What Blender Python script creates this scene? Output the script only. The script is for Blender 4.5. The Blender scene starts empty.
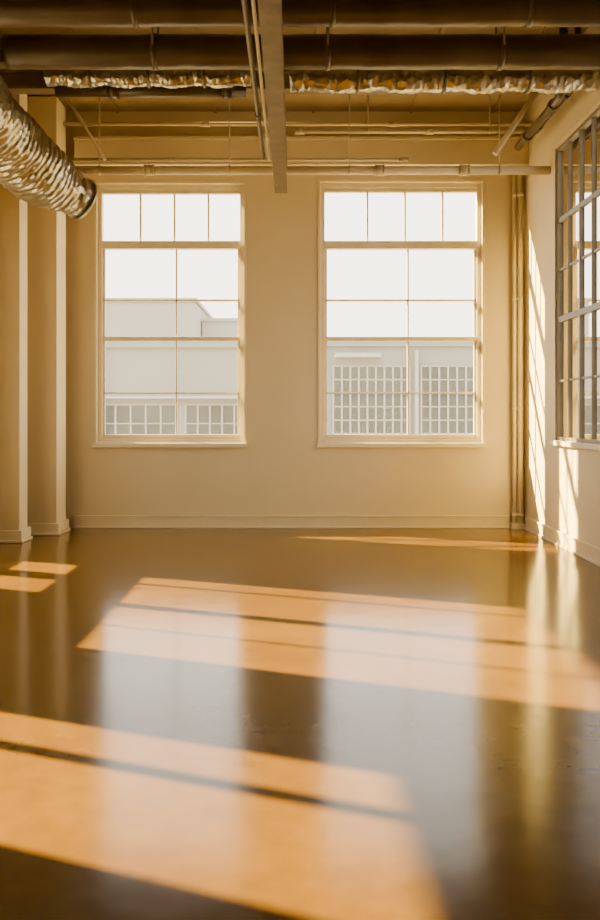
import bpy, bmesh, math, random
from mathutils import Vector, Matrix
random.seed(4)
scene = bpy.context.scene

# ---------------------------------------------------------------- materials
def new_mat(name):
    m = bpy.data.materials.new(name); m.use_nodes = True
    nt = m.node_tree
    b = nt.nodes['Principled BSDF']
    return m, nt, b

def mat(name, c1, c2=None, rough=0.6, metal=0.0, scale=3.0, bump=0.0, bscale=30.0, detail=6, stretch=None, rvar=0.0, dist=0.02):
    m, nt, b = new_mat(name)
    c2 = c2 or tuple(x*0.9 for x in c1)
    tc = nt.nodes.new('ShaderNodeTexCoord')
    mp = nt.nodes.new('ShaderNodeMapping')
    if stretch: mp.inputs['Scale'].default_value = stretch
    nt.links.new(tc.outputs['Object'], mp.inputs[0])
    n = nt.nodes.new('ShaderNodeTexNoise'); n.inputs['Scale'].default_value = scale; n.inputs['Detail'].default_value = detail
    nt.links.new(mp.outputs[0], n.inputs['Vector'])
    r = nt.nodes.new('ShaderNodeValToRGB')
    r.color_ramp.elements[0].position = 0.3; r.color_ramp.elements[1].position = 0.7
    r.color_ramp.elements[0].color = (*c2, 1); r.color_ramp.elements[1].color = (*c1, 1)
    nt.links.new(n.outputs['Fac'], r.inputs[0]); nt.links.new(r.outputs[0], b.inputs['Base Color'])
    b.inputs['Roughness'].default_value = rough; b.inputs['Metallic'].default_value = metal
    if bump:
        n2 = nt.nodes.new('ShaderNodeTexNoise'); n2.inputs['Scale'].default_value = bscale; n2.inputs['Detail'].default_value = 5
        nt.links.new(mp.outputs[0], n2.inputs['Vector'])
        bp = nt.nodes.new('ShaderNodeBump'); bp.inputs['Strength'].default_value = bump; bp.inputs['Distance'].default_value = dist
        nt.links.new(n2.outputs['Fac'], bp.inputs['Height']); nt.links.new(bp.outputs[0], b.inputs['Normal'])
    return m

M_wall = mat('plaster_cream', (0.67, 0.565, 0.355), (0.63, 0.525, 0.325), 0.65, scale=1.5, bump=0.08, bscale=60)
M_rear = mat('bounce_cutting_plaster', (0.08, 0.055, 0.03), (0.06, 0.042, 0.022), 0.7, scale=1.5)  # unseen rear wall, coloured dark to cut bounce light
M_trim = mat('trim_paint', (0.70, 0.60, 0.39), (0.66, 0.56, 0.355), 0.4, scale=4)
M_frame = mat('window_frame_paint', (0.76, 0.68, 0.50), (0.68, 0.60, 0.43), 0.45, scale=6)
M_frame_backlit = mat('backlit_frame_paint', (0.20, 0.165, 0.11), (0.15, 0.125, 0.08), 0.4, scale=6)  # right window frame: backlit shade put into the paint colour
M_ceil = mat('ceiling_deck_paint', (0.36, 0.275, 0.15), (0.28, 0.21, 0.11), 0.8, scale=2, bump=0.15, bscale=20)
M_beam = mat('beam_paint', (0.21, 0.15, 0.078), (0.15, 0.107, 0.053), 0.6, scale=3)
M_pipe = mat('pipe_paint', (0.58, 0.48, 0.30), (0.50, 0.41, 0.25), 0.4, scale=5)
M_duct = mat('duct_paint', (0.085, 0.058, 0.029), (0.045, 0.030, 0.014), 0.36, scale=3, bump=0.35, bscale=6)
M_steel = mat('galvanised_steel', (0.22, 0.18, 0.125), (0.14, 0.115, 0.078), 0.4, metal=0.6, scale=8)

# crinkled foil: creases
M_foil, nt, b = new_mat('crinkled_foil')
tc = nt.nodes.new('ShaderNodeTexCoord')
nz = nt.nodes.new('ShaderNodeTexNoise'); nz.inputs['Scale'].default_value = 6
vo = nt.nodes.new('ShaderNodeTexVoronoi'); vo.inputs['Scale'].default_value = 18; vo.feature = 'F1'
nt.links.new(tc.outputs['Object'], nz.inputs['Vector']); nt.links.new(tc.outputs['Object'], vo.inputs['Vector'])
bp = nt.nodes.new('ShaderNodeBump'); bp.inputs['Strength'].default_value = 0.42; bp.inputs['Distance'].default_value = 0.025
nt.links.new(vo.outputs['Distance'], bp.inputs['Height']); nt.links.new(bp.outputs[0], b.inputs['Normal'])
rp = nt.nodes.new('ShaderNodeValToRGB'); rp.color_ramp.elements[0].color = (0.34, 0.32, 0.28, 1); rp.color_ramp.elements[1].color = (0.58, 0.56, 0.50, 1)
nt.links.new(nz.outputs['Fac'], rp.inputs[0]); nt.links.new(rp.outputs[0], b.inputs['Base Color'])
b.inputs['Metallic'].default_value = 1.0; b.inputs['Roughness'].default_value = 0.32

# floor: polished stained concrete
M_floor, nt, b = new_mat('polished_stained_concrete')
tc = nt.nodes.new('ShaderNodeTexCoord')
n1 = nt.nodes.new('ShaderNodeTexNoise'); n1.inputs['Scale'].default_value = 0.9; n1.inputs['Detail'].default_value = 8; n1.inputs['Roughness'].default_value = 0.6
n2 = nt.nodes.new('ShaderNodeTexNoise'); n2.inputs['Scale'].default_value = 9; n2.inputs['Detail'].default_value = 8
mx = nt.nodes.new('ShaderNodeMath'); mx.operation = 'MULTIPLY_ADD'; mx.inputs[1].default_value = 0.35
for n in (n1, n2): nt.links.new(tc.outputs['Object'], n.inputs['Vector'])
nt.links.new(n2.outputs['Fac'], mx.inputs[0]); nt.links.new(n1.outputs['Fac'], mx.inputs[2])
rp = nt.nodes.new('ShaderNodeValToRGB')
rp.color_ramp.elements[0].position = 0.45; rp.color_ramp.elements[0].color = (0.082, 0.037, 0.0016, 1)
rp.color_ramp.elements[1].position = 0.90; rp.color_ramp.elements[1].color = (0.150, 0.073, 0.0036, 1)
nt.links.new(mx.outputs[0], rp.inputs[0]); nt.links.new(rp.outputs[0], b.inputs['Base Color'])
mr = nt.nodes.new('ShaderNodeMapRange'); mr.inputs['To Min'].default_value = 0.12; mr.inputs['To Max'].default_value = 0.20
nt.links.new(n2.outputs['Fac'], mr.inputs['Value']); nt.links.new(mr.outputs[0], b.inputs['Roughness'])
n3 = nt.nodes.new('ShaderNodeTexNoise'); n3.inputs['Scale'].default_value = 5; n3.inputs['Detail'].default_value = 3
nt.links.new(tc.outputs['Object'], n3.inputs['Vector'])
bp = nt.nodes.new('ShaderNodeBump'); bp.inputs['Strength'].default_value = 0.03; bp.inputs['Distance'].default_value = 0.02
nt.links.new(n3.outputs['Fac'], bp.inputs['Height']); nt.links.new(bp.outputs[0], b.inputs['Normal'])
b.inputs['IOR'].default_value = 1.42

# dusty glass, translucent mix added to imitate haze
M_glass, nt, b = new_mat('dusty_haze_glass')
nt.nodes.remove(b)
out = nt.nodes['Material Output']
tr = nt.nodes.new('ShaderNodeBsdfTransparent'); tr.inputs[0].default_value = (0.98, 0.98, 0.97, 1)
gl = nt.nodes.new('ShaderNodeBsdfGlossy'); gl.inputs['Roughness'].default_value = 0.02
tl = nt.nodes.new('ShaderNodeBsdfTranslucent'); tl.inputs[0].default_value = (1, 0.95, 0.85, 1)
fr = nt.nodes.new('ShaderNodeFresnel'); fr.inputs[0].default_value = 1.15
m1 = nt.nodes.new('ShaderNodeMixShader'); m2 = nt.nodes.new('ShaderNodeMixShader')
m1.inputs[0].default_value = 0.02
nt.links.new(tr.outputs[0], m1.inputs[1]); nt.links.new(tl.outputs[0], m1.inputs[2])
nt.links.new(fr.outputs[0], m2.inputs[0]); nt.links.new(m1.outputs[0], m2.inputs[1]); nt.links.new(gl.outputs[0], m2.inputs[2])
nt.links.new(m2.outputs[0], out.inputs[0])

M_bld = mat('pale_stucco', (0.27, 0.27, 0.26), (0.235, 0.235, 0.23), 0.8, scale=0.4)
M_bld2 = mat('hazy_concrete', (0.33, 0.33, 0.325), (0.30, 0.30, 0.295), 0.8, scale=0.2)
M_mull = mat('pale_mullion', (0.40, 0.40, 0.39), (0.36, 0.36, 0.35), 0.6, scale=0.4)
M_bglass = mat('office_glazing', (0.07, 0.08, 0.08), (0.02, 0.025, 0.03), 0.4, scale=0.5)
M_ground = mat('street_asphalt', (0.22, 0.20, 0.18), (0.18, 0.16, 0.14), 0.9, scale=0.2)

# ---------------------------------------------------------------- mesh builder
class MB:
    def __init__(s): s.bm = bmesh.new(); s.mats = []
    def mi(s, m):
        if m not in s.mats: s.mats.append(m)
        return s.mats.index(m)
    def box(s, x0, x1, y0, y1, z0, z1, m):
        x0, x1 = sorted((x0, x1)); y0, y1 = sorted((y0, y1)); z0, z1 = sorted((z0, z1))
        v = [s.bm.verts.new(p) for p in [(x0,y0,z0),(x1,y0,z0),(x1,y1,z0),(x0,y1,z0),(x0,y0,z1),(x1,y0,z1),(x1,y1,z1),(x0,y1,z1)]]
        i = s.mi(m)
        for f in [(0,3,2,1),(4,5,6,7),(0,1,5,4),(1,2,6,5),(2,3,7,6),(3,0,4,7)]:
            fc = s.bm.faces.new([v[k] for k in f]); fc.material_index = i
    def quad(s, pts, m):
        fc = s.bm.faces.new([s.bm.verts.new(p) for p in pts]); fc.material_index = s.mi(m)
    def tube(s, pts, rad, m, n=16, cap=True, rfun=None, smooth=True):
        pts = [Vector(p) for p in pts]; i = s.mi(m)
        t0 = (pts[1]-pts[0]).normalized()
        ref = Vector((0,0,1)) if abs(t0.z) < 0.9 else Vector((1,0,0))
        nrm = t0.cross(ref).normalized()
        rings = []
        for k, p in enumerate(pts):
            a = pts[max(k-1,0)]; c = pts[min(k+1,len(pts)-1)]
            t = (c-a).normalized()
            nrm = (nrm - t*nrm.dot(t)).normalized(); bn = t.cross(nrm)
            ring = []
            for j in range(n):
                an = 2*math.pi*j/n
                r = rad if rfun is None else rfun(k, an)
                ring.append(s.bm.verts.new(p + nrm*math.cos(an)*r + bn*math.sin(an)*r))
            rings.append(ring)
        for a, c in zip(rings, rings[1:]):
            for j in range(n):
                f = s.bm.faces.new([a[j], a[(j+1)%n], c[(j+1)%n], c[j]]); f.material_index = i; f.smooth = smooth
        if cap:
            for rg in (list(reversed(rings[0])), rings[-1]):
                f = s.bm.faces.new(rg); f.material_index = i
    def done(s, name, bevel=0.0):
        bmesh.ops.recalc_face_normals(s.bm, faces=s.bm.faces[:])
        me = bpy.data.meshes.new(name); s.bm.to_mesh(me); s.bm.free()
        for m in s.mats: me.materials.append(m)
        o = bpy.data.objects.new(name, me); scene.collection.objects.link(o)
        if bevel:
            md = o.modifiers.new('bevel', 'BEVEL'); md.width = bevel; md.segments = 2; md.limit_method = 'ANGLE'
        return o

# room constants
XL, XR, YB, YR, H, T = -3.15, 2.70, 10.0, -4.0, 4.9, 0.15
mp_back  = lambda u, d, z: (u, YB + d, z)
mp_right = lambda u, d, z: (XR + d, u, z)
mp_left  = lambda u, d, z: (XL - d, u, z)

def wall(name, mp, u0, u1, z0, z1, opens, m):
    us = sorted({u0, u1, *[a for o in opens for a in o[:2]]}); zs = sorted({z0, z1, *[a for o in opens for a in o[2:]]})
    w = MB()
    def solid(i, j):
        if i < 0 or j < 0 or i >= len(us)-1 or j >= len(zs)-1: return False
        cu = (us[i]+us[i+1])/2; cz = (zs[j]+zs[j+1])/2
        return not any(o[0] < cu < o[1] and o[2] < cz < o[3] for o in opens)
    for i in range(len(us)-1):
        for j in range(len(zs)-1):
            if not solid(i, j): continue
            a, b_, c, d = us[i], us[i+1], zs[j], zs[j+1]
            for dd in (0, T):
                w.quad([mp(a,dd,c), mp(b_,dd,c), mp(b_,dd,d), mp(a,dd,d)], m)
            if not solid(i-1, j): w.quad([mp(a,0,c), mp(a,T,c), mp(a,T,d), mp(a,0,d)], m)
            if not solid(i+1, j): w.quad([mp(b_,0,c), mp(b_,T,c), mp(b_,T,d), mp(b_,0,d)], m)
            if not solid(i, j-1): w.quad([mp(a,0,c), mp(a,T,c), mp(b_,T,c), mp(b_,0,c)], m)
            if not solid(i, j+1): w.quad([mp(a,0,d), mp(a,T,d), mp(b_,T,d), mp(b_,0,d)], m)
    bmesh.ops.remove_doubles(w.bm, verts=w.bm.verts[:], dist=1e-5)
    return w.done(name)

def window(name, mp, u0, u1, z0, z1, hbars, vbars, m, ft=0.05, sill=True, d0=0.06, d1=0.12, bd=None, casing=None):
    w = MB()
    b0, b1 = bd or (d0+0.01, d1-0.015)
    cm = casing or m
    def bx(a, b_, c, d, e, f, mm=m):
        p = mp(a, c, e); q = mp(b_, d, f)
        w.box(p[0], q[0], p[1], q[1], p[2], q[2], mm)
    e_ = min(0.02, d0-0.005)
    bx(u0, u0+ft, d0-e_, d1+e_, z0, z1); bx(u1-ft, u1, d0-e_, d1+e_, z0, z1)
    bx(u0+ft, u1-ft, d0-e_, d1+e_, z1-ft, z1); bx(u0+ft, u1-ft, d0-e_, d1+e_, z0, z0+ft)
    for z, t, dp in hbars: bx(u0+ft, u1-ft, d0-dp, d1, z-t/2, z+t/2)
    for u, t, a, b_, in vbars: bx(u-t/2, u+t/2, b0, b1, a, b_)
    if sill:
        bx(u0-0.04, u1+0.04, -0.055, -0.002, z0-0.05, z0-0.002, cm)
        if d0 > 0.04: bx(u0+0.002, u1-0.002, -0.002, d0-0.022, z0+0.0, z0+0.012, cm)
        bx(u0-0.03, u0, -0.014, -0.001, z0, z1+0.03, cm); bx(u1, u1+0.03, -0.014, -0.001, z0, z1+0.03, cm); bx(u0, u1, -0.014, -0.001, z1, z1+0.03, cm)
    dg = (d0+d1)/2+0.005
    w.quad([mp(u0+ft,dg,z0+ft), mp(u1-ft,dg,z0+ft), mp(u1-ft,dg,z1-ft), mp(u0+ft,dg,z1-ft)], M_glass)
    return w.done(name, 0.003)

# ---------------------------------------------------------------- shell
f = MB(); f.box(XL-T, XR+T, YR-T, YB+T, -0.2, 0.0, M_floor); f.done('floor')
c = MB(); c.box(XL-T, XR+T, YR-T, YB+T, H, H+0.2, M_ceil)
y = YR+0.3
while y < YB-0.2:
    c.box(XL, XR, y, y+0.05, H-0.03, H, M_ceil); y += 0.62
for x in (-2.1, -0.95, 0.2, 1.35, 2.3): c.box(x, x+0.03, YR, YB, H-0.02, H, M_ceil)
c.done('ceiling')

B1 = (-2.33, -0.60, 1.00, 4.05); B2 = (0.30, 2.20, 1.00, 4.07)
wall('wall_back', mp_back, XL-T, XR+T, 0, H, [B1, B2], M_wall)
RW = [(6.75, 8.79, 1.07, 4.08)]
wall('wall_right', mp_right, YR, YB, 0, H, RW, M_wall)
LW = [(5.60, 7.84, 1.12, 2.95), (3.50, 4.64, 0.02, 2.29), (6.85, 8.1, 0.38, 0.86)]
wall('wall_left', mp_left, YR, YB, 0, H, LW, M_wall)
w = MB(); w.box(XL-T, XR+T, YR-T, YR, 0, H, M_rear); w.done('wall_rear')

def back_window(name, W, off):
    u0, u1, z0, z1 = W; mid = (u0+u1)/2+off; wd = u1-u0-0.12
    hb = [(3.34, 0.09, 0.03), (2.69, 0.020, -0.01), (2.23, 0.05, 0.015), (1.59, 0.020, -0.01), (1.075, 0.05, 0.0), (z1-0.075, 0.05, 0.0)]
    vb = [(u0+0.06+off*0.6+wd*k/4, 0.022, 3.38, z1-0.06) for k in (1, 2, 3)]
    vb += [(mid, 0.020, 1.09, 3.30)]
    vb += [(u0+0.065, 0.03, 1.06, 3.30), (u1-0.065, 0.03, 1.06, 3.30)]
    window(name, mp_back, u0, u1, z0, z1, hb, vb, M_frame)
back_window('window_1', B1, 0.06); back_window('window_2', B2, 0.09)
for k, W in enumerate(RW):
    u0, u1, z0, z1 = W; st = (u1-u0)/6
    hb = [(3.33, 0.05, 0.0), (2.31, 0.06, 0.005), (1.68, 0.024, -0.006), (2.82, 0.024, -0.006)]
    vb = [(u0+st*i, 0.045 if i in (2, 4) else 0.024, z0+0.03, z1-0.03) for i in range(1, 6)]
    window('window_%d' % (3+k), mp_right, u0, u1, z0, z1, hb, vb, M_frame_backlit, ft=0.035, d0=0.015, d1=0.045, bd=(0.012, 0.040), casing=M_frame)
u0, u1, z0, z1 = LW[0]
window('window_4', mp_left, u0, u1, z0, z1, [], [(6.76, 0.11, z0, z1), (7.5, 0.035, z0, z1), (6.2, 0.02, z0, z1)], M_frame, ft=0.05)
u0, u1, z0, z1 = LW[2]
window('window_5', mp_left, u0, u1, z0, z1, [], [(7.5, 0.25, z0, z1)], M_frame, ft=0.04)  # unseen low opening, added to throw the far-left sun patches
u0, u1, z0, z1 = LW[1]
window('window_6', mp_left, u0, u1, z0, z1, [(0.12, 0.12, 0), (z1-0.08, 0.08, 0)], [(4.25, 0.08, z0, z1)], M_frame, ft=0.05, sill=False)  # unseen glass door, head height set to shape the near sun patch

# baseboards
def baseboard(name, x0, x1, y0, y1, sx, sy):
    m = MB(); m.box(x0, x1, y0, y1, 0, 0.13, M_trim)
    m.box(x0-(0.008 if sx<0 else 0), x1+(0.008 if sx>0 else 0), y0-(0.008 if sy<0 else 0), y1+(0.008 if sy>0 else 0), 0.13, 0.15, M_trim)
    m.box(x0-(0.015 if sx<0 else 0), x1+(0.015 if sx>0 else 0), y0-(0.015 if sy<0 else 0), y1+(0.015 if sy>0 else 0), 0, 0.025, M_trim)
    m.done(name, 0.004)
baseboard('baseboard_back', -2.60, 2.52, YB-0.02, YB-0.001, 0, -1)
baseboard('baseboard_right', XR-0.02, XR-0.001, YR+0.01, YB-0.12, -1, 0)
baseboard('baseboard_left', XL+0.001, XL+0.02, YR+0.01, 3.40, 1, 0)

# wall piers on the left
def pier(name, x1, y0, y1):
    m = MB(); m.box(XL+0.001, x1, y0, y1, 0, H-0.035, M_wall)
    m.box(XL+0.001, x1+0.03, y0-0.03, min(y1+0.03, YB-0.002), 0, 0.13, M_trim)
    m.box(XL+0.001, x1+0.045, y0-0.045, min(y1+0.045, YB-0.002), 0, 0.03, M_trim)
    m.done(name, 0.008)
pier('wall_pier', -2.87, 8.86, 9.12)
pier('wall_pier', -2.64, 9.42, 9.80)

# ledger beam on back wall
m = MB(); m.box(XL+0.6, XR-0.001, 9.81, YB-0.001, 4.22, 4.50, M_trim); m.box(XL+0.6, XR-0.001, 9.78, YB-0.001, 4.50, 4.54, M_trim); m.done('ledger_beam', 0.006)

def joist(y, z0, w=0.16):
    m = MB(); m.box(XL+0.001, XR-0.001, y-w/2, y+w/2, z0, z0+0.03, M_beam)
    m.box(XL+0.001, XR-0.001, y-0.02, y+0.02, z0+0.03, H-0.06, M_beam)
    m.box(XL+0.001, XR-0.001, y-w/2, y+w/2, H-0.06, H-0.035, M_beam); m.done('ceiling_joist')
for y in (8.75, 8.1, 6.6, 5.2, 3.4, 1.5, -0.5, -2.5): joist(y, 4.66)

def lin(p, q, n):
    p = Vector(p); q = Vector(q); return [p.lerp(q, i/(n-1)) for i in range(n)]
def pipe(name, pts, r, m, joints=(), jr=1.3, n=16, hang=()):
    b_ = MB(); b_.tube(pts, r, m, n)
    p0 = Vector(pts[0]); p1 = Vector(pts[-1]); d = (p1-p0).normalized()
    for t in joints:
        q = p0.lerp(p1, t); b_.tube([q-d*0.04, q+d*0.04], r*jr, m, n)
        b_.tube([q-d*0.05, q-d*0.04], r*jr*1.12, m, n); b_.tube([q+d*0.04, q+d*0.05], r*jr*1.12, m, n)
    for t in hang:
        q = p0.lerp(p1, t); b_.tube([q, (q.x, q.y, H-0.035)], 0.008, m, 8)
        b_.tube([q-d*0.015, q+d*0.015], r*1.12, m, n)
    return b_.done(name)

XB = XR-0.005
pipe('sprinkler_pipe', [(-2.6, 9.0, 3.92), (XB, 9.0, 3.92)], 0.045, M_pipe, (0.03, 0.2, 0.66, 0.83), 1.25, hang=(0.1, 0.36, 0.6, 0.9))
pipe('conduit_pipe', [(-2.4, 9.05, 4.05), (1.2, 9.05, 4.05)], 0.018, M_pipe, (0.3, 0.99), 1.3)
pipe('conduit_pipe', [(-2.6, 9.55, 4.60), (XB, 9.55, 4.60)], 0.022, M_pipe, (0.3, 0.7), 1.4)
pipe('conduit_pipe', [(0.0, 9.4, 4.47), (XB, 9.4, 4.47)], 0.026, M_pipe, (0.02, 0.55), 1.4, hang=(0.3, 0.8))
def big_duct(name, y, z, r, x0, x1, sd):
    rnd = random.Random(sd); n = 120; ns = 36
    ph = [rnd.uniform(0, 6.28) for _ in range(8)]
    b_ = MB()
    b_.tube(lin((x0, y, z), (x1, y, z), n), r, M_duct, ns, True,
        lambda k, a: r*(1+0.012*math.sin(k*0.23+ph[0]+a)+0.01*math.sin(k*0.61+2*a+ph[1])+0.006*math.sin(k*1.3+3*a)))
    for t in (0.24, 0.52, 0.80):
        x = x0+(x1-x0)*t; b_.tube([(x-0.02, y, z), (x+0.02, y, z)], r*1.05, M_duct, ns)
        b_.tube([(x, y-r*1.04, z), (x, y-r*1.04, H-0.035)], 0.008, M_steel, 8); b_.tube([(x, y+r*1.04, z), (x, y+r*1.04, H-0.035)], 0.008, M_steel, 8)
    b_.done(name)
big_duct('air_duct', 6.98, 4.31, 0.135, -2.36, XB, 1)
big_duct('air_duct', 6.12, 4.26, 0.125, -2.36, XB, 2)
pipe('drain_pipe', [(-2.22, 7.9, 4.34), (-0.45, 7.9, 4.34)], 0.055, M_duct, (0.3, 0.9), 1.2)
pipe('drain_pipe', [(-2.36, 5.6, 4.14), (XB, 5.6, 4.14)], 0.05, M_duct, (0.3, 0.9), 1.2)
def foil_pipe(p, q, r, name):
    n = 140; pts = lin(p, q, n); ns = 18
    for i, v in enumerate(pts): v.z += 0.010*math.sin(i*0.2)
    tbl = [[random.uniform(-1, 1) for _ in range(ns)] for _ in range(n)]
    b_ = MB(); b_.tube(pts, r, M_foil, ns, True, lambda k, a: r*(1+0.085*tbl[k][int(round(a/(2*math.pi)*ns))%ns]+0.06*math.sin(k*0.5)*math.sin(k*0.13)), smooth=True)
    for t in (0.22, 0.5, 0.77):
        x = p[0]+(q[0]-p[0])*t; b_.tube([(x-0.012, p[1], p[2]), (x+0.012, p[1], p[2])], r*1.13, M_steel, 24)
    return b_.done(name)
foil_pipe((-0.05, 7.45, 4.27), (XB-0.03, 7.45, 4.27), 0.105, 'foil_insulated_pipe')
foil_pipe((-2.2, 7.5, 4.31), (-0.38, 7.5, 4.31), 0.08, 'foil_insulated_pipe')

# flexible foil duct
ctrl = [(-2.72, 2.5, 4.30), (-2.76, 4.5, 4.28), (-2.79, 6.2, 4.18), (-2.77, 7.2, 4.02), (-2.66, 7.9, 3.84), (-2.44, 8.35, 3.66), (-2.24, 8.60, 3.56)]
def catmull(P, per):
    P = [Vector(p) for p in P]; P = [P[0]*2-P[1]]+P+[P[-1]*2-P[-2]]; o = []
    for i in range(1, len(P)-2):
        for k in range(per):
            t = k/per; a, b_, c_, d = P[i-1], P[i], P[i+1], P[i+2]
            o.append(0.5*((2*b_)+(-a+c_)*t+(2*a-5*b_+4*c_-d)*t*t+(-a+3*b_-3*c_+d)*t**3))
    o.append(P[-2]); return o
raw = catmull(ctrl, 60)
L = [0]
for a, b_ in zip(raw, raw[1:]): L.append(L[-1]+(b_-a).length)
N = 560; pts = []; j = 0
for i in range(N):
    s = L[-1]*i/(N-1)
    while j < len(L)-2 and L[j+1] < s: j += 1
    pts.append(raw[j].lerp(raw[j+1], (s-L[j])/(L[j+1]-L[j])))
d = MB()
def rf(k, a):
    s = k/(N-1)*L[-1]
    taper = 1.0 if s < L[-1]-0.5 else 1.0-0.38*((s-(L[-1]-0.5))/0.5)**1.5
    return (0.315+0.007*math.sin(2*math.pi*(s/0.07)+a)+0.010*math.sin(a*5+s*9)+0.006*math.sin(a*9-s*31))*taper
d.tube(pts, 0.3, M_foil, 48, True, rf)
e = pts[-1]; dr = (pts[-1]-pts[-6]).normalized()
d.tube([e-dr*0.05, e+dr*0.10], 0.21, M_foil, 32); d.tube([e+dr*0.10, e+dr*0.12], 0.225, M_foil, 32)
for k in (160, 320):
    q = pts[k]; d.tube([q, (q.x, q.y, H-0.035)], 0.01, M_steel, 8)
    d.tube([pts[k-3], pts[k+3]], 0.335, M_steel, 32, False)
d.done('flexible_foil_duct')

# hanging I-beam track + conduits
m = MB(); x = -0.145
m.box(x-0.064, x+0.064, 0.5, 8.86, 3.64, 3.66, M_steel)
m.box(x-0.012, x+0.012, 0.5, 8.86, 3.66, 3.88, M_steel)
m.box(x-0.064, x+0.064, 0.5, 8.86, 3.88, 3.90, M_steel)
m.box(x-0.064, x-0.056, 0.5, 8.86, 3.66, 3.685, M_pipe)
for y in (1.5, 3.6, 5.4, 7.22, 8.6): m.tube([(x, y, 3.9), (x, y, H-0.035)], 0.010, M_steel, 8)
m.done('steel_track_beam')
pipe('conduit_pipe', [(-0.33, 0.5, 4.02), (-0.33, 8.9, 4.02)], 0.02, M_steel, (0.3, 0.5, 0.85))
pipe('conduit_pipe', [(-0.27, 0.5, 4.00), (-0.27, 8.9, 4.00)], 0.013, M_pipe, (0.4, 0.9))
pipe('brace_rod', [(-2.5, 8.5, H-0.035), (-1.9, 8.5, 3.88)], 0.014, M_pipe)
pipe('brace_rod', [(2.02, 8.6, 3.97), (2.62, 8.6, H-0.035)], 0.028, M_pipe)
for x, z, r in ((2.44, 4.26, 0.04), (2.57, 4.36, 0.028)):
    b_ = MB(); b_.tube([(x, 7.72, H-0.035), (x, 7.72, z+0.12), (x, 7.74, z+0.05), (x, 7.79, z+0.01), (x, 7.86, z), (x, 9.3, z)], r, M_duct, 16)
    for yy in (8.0, 8.9): b_.tube([(x, yy, z), (x, yy+0.08, z)], r*1.3, M_duct, 16)
    b_.done('drain_pipe')
# corner risers
m = MB()
for xx, yy, r in ((2.565, 9.94, 0.022), (2.63, 9.93, 0.03)):
    m.tube([(xx, yy, 0.0), (xx, yy, 4.2)], r, M_trim, 14)
    for z in (0.16, 1.4, 2.7, 3.9): m.tube([(xx, yy, z-0.02), (xx, yy, z+0.02)], r*1.15, M_trim, 14)
m.box(2.53, 2.69, 9.90, 9.999, 0, 0.07, M_trim)
m.done('corner_riser_pipes')

# ---------------------------------------------------------------- outside
g = MB(); g.box(-200, 200, -100, 300, -7.2, -7, M_ground); g.done('street_ground')
def building(name, x0, x1, y0, dp, top, mm, wins, extra=()):
    b_ = MB(); b_.box(x0, x1, y0, y0+dp, -7, top, mm); b_.box(x0-0.15, x1+0.15, y0-0.15, y0+dp+0.15, top, top+0.25, mm)
    for (a, c_, e_, f_, nu, nz) in wins:
        b_.box(a, c_, y0-0.03, y0+0.1, e_, f_, M_bglass)
        for i in range(nu+1):
            u = a+(c_-a)*i/nu; b_.box(u-0.03, u+0.03, y0-0.07, y0-0.02, e_, f_, M_mull)
        for i in range(nz+1):
            u = e_+(f_-e_)*i/nz; b_.box(a, c_, y0-0.07, y0-0.02, u-0.02, u+0.02, M_mull)
    for (a, c_, e_, f_) in extra: b_.box(a, c_, y0-0.4, y0-0.02, e_, f_, M_mull)
    return b_.done(name)
building('office_building', -9.5, 0.2, 35, 12, 4.1, M_bld, [(-8, -4.9, 0.2, 1.75, 5, 2), (-4.5, -1.5, 0.2, 1.75, 6, 2), (-8, -1.5, -3.5, -1.5, 10, 2)], [(-9.4, 0.1, 2.0, 2.12)])
building('office_building', -16.0, -7.3, 62, 15, 9.6, M_bld2, [])
building('office_building', -7.2, -4.4, 66, 15, 8.6, M_bld2, [])
building('office_building', 1.0, 8.5, 30, 12, 3.75, M_bld, [(1.35, 4.05, 0.2, 3.05, 9, 6), (4.45, 7.6, 0.2, 3.05, 10, 6)], [(1.4, 3.0, 3.35, 3.5), (4.2, 4.3, -1, 3.6)])
building('office_building', 22, 60, 20, 30, 0.5, M_bld2, [(24, 50, -4, -1, 20, 3)])

# ---------------------------------------------------------------- light
sd = Vector((1.0, -0.40, -0.60)).normalized()
sl = bpy.data.lights.new('sun', 'SUN'); sl.energy = 88; sl.color = (1.0, 0.74, 0.25); sl.angle = math.radians(1.0)
so = bpy.data.objects.new('sun', sl); scene.collection.objects.link(so)
so.rotation_euler = sd.to_track_quat('-Z', 'Y').to_euler(); so.location = (-20, 15, 20)
wd = bpy.data.worlds.new('hazy_sky'); scene.world = wd; wd.use_nodes = True
bg = wd.node_tree.nodes['Background']; bg.inputs[0].default_value = (1.0, 0.93, 0.82, 1); bg.inputs[1].default_value = 5.5

# ---------------------------------------------------------------- camera
cd = bpy.data.cameras.new('camera'); co = bpy.data.objects.new('camera', cd); scene.collection.objects.link(co)
co.location = (0, 0, 1.33); co.rotation_euler = (math.radians(90), 0, 0)
cd.sensor_fit = 'HORIZONTAL'; cd.sensor_width = 36; cd.lens = 51.0
cd.shift_x = 5/600; cd.shift_y = -45/600
scene.camera = co
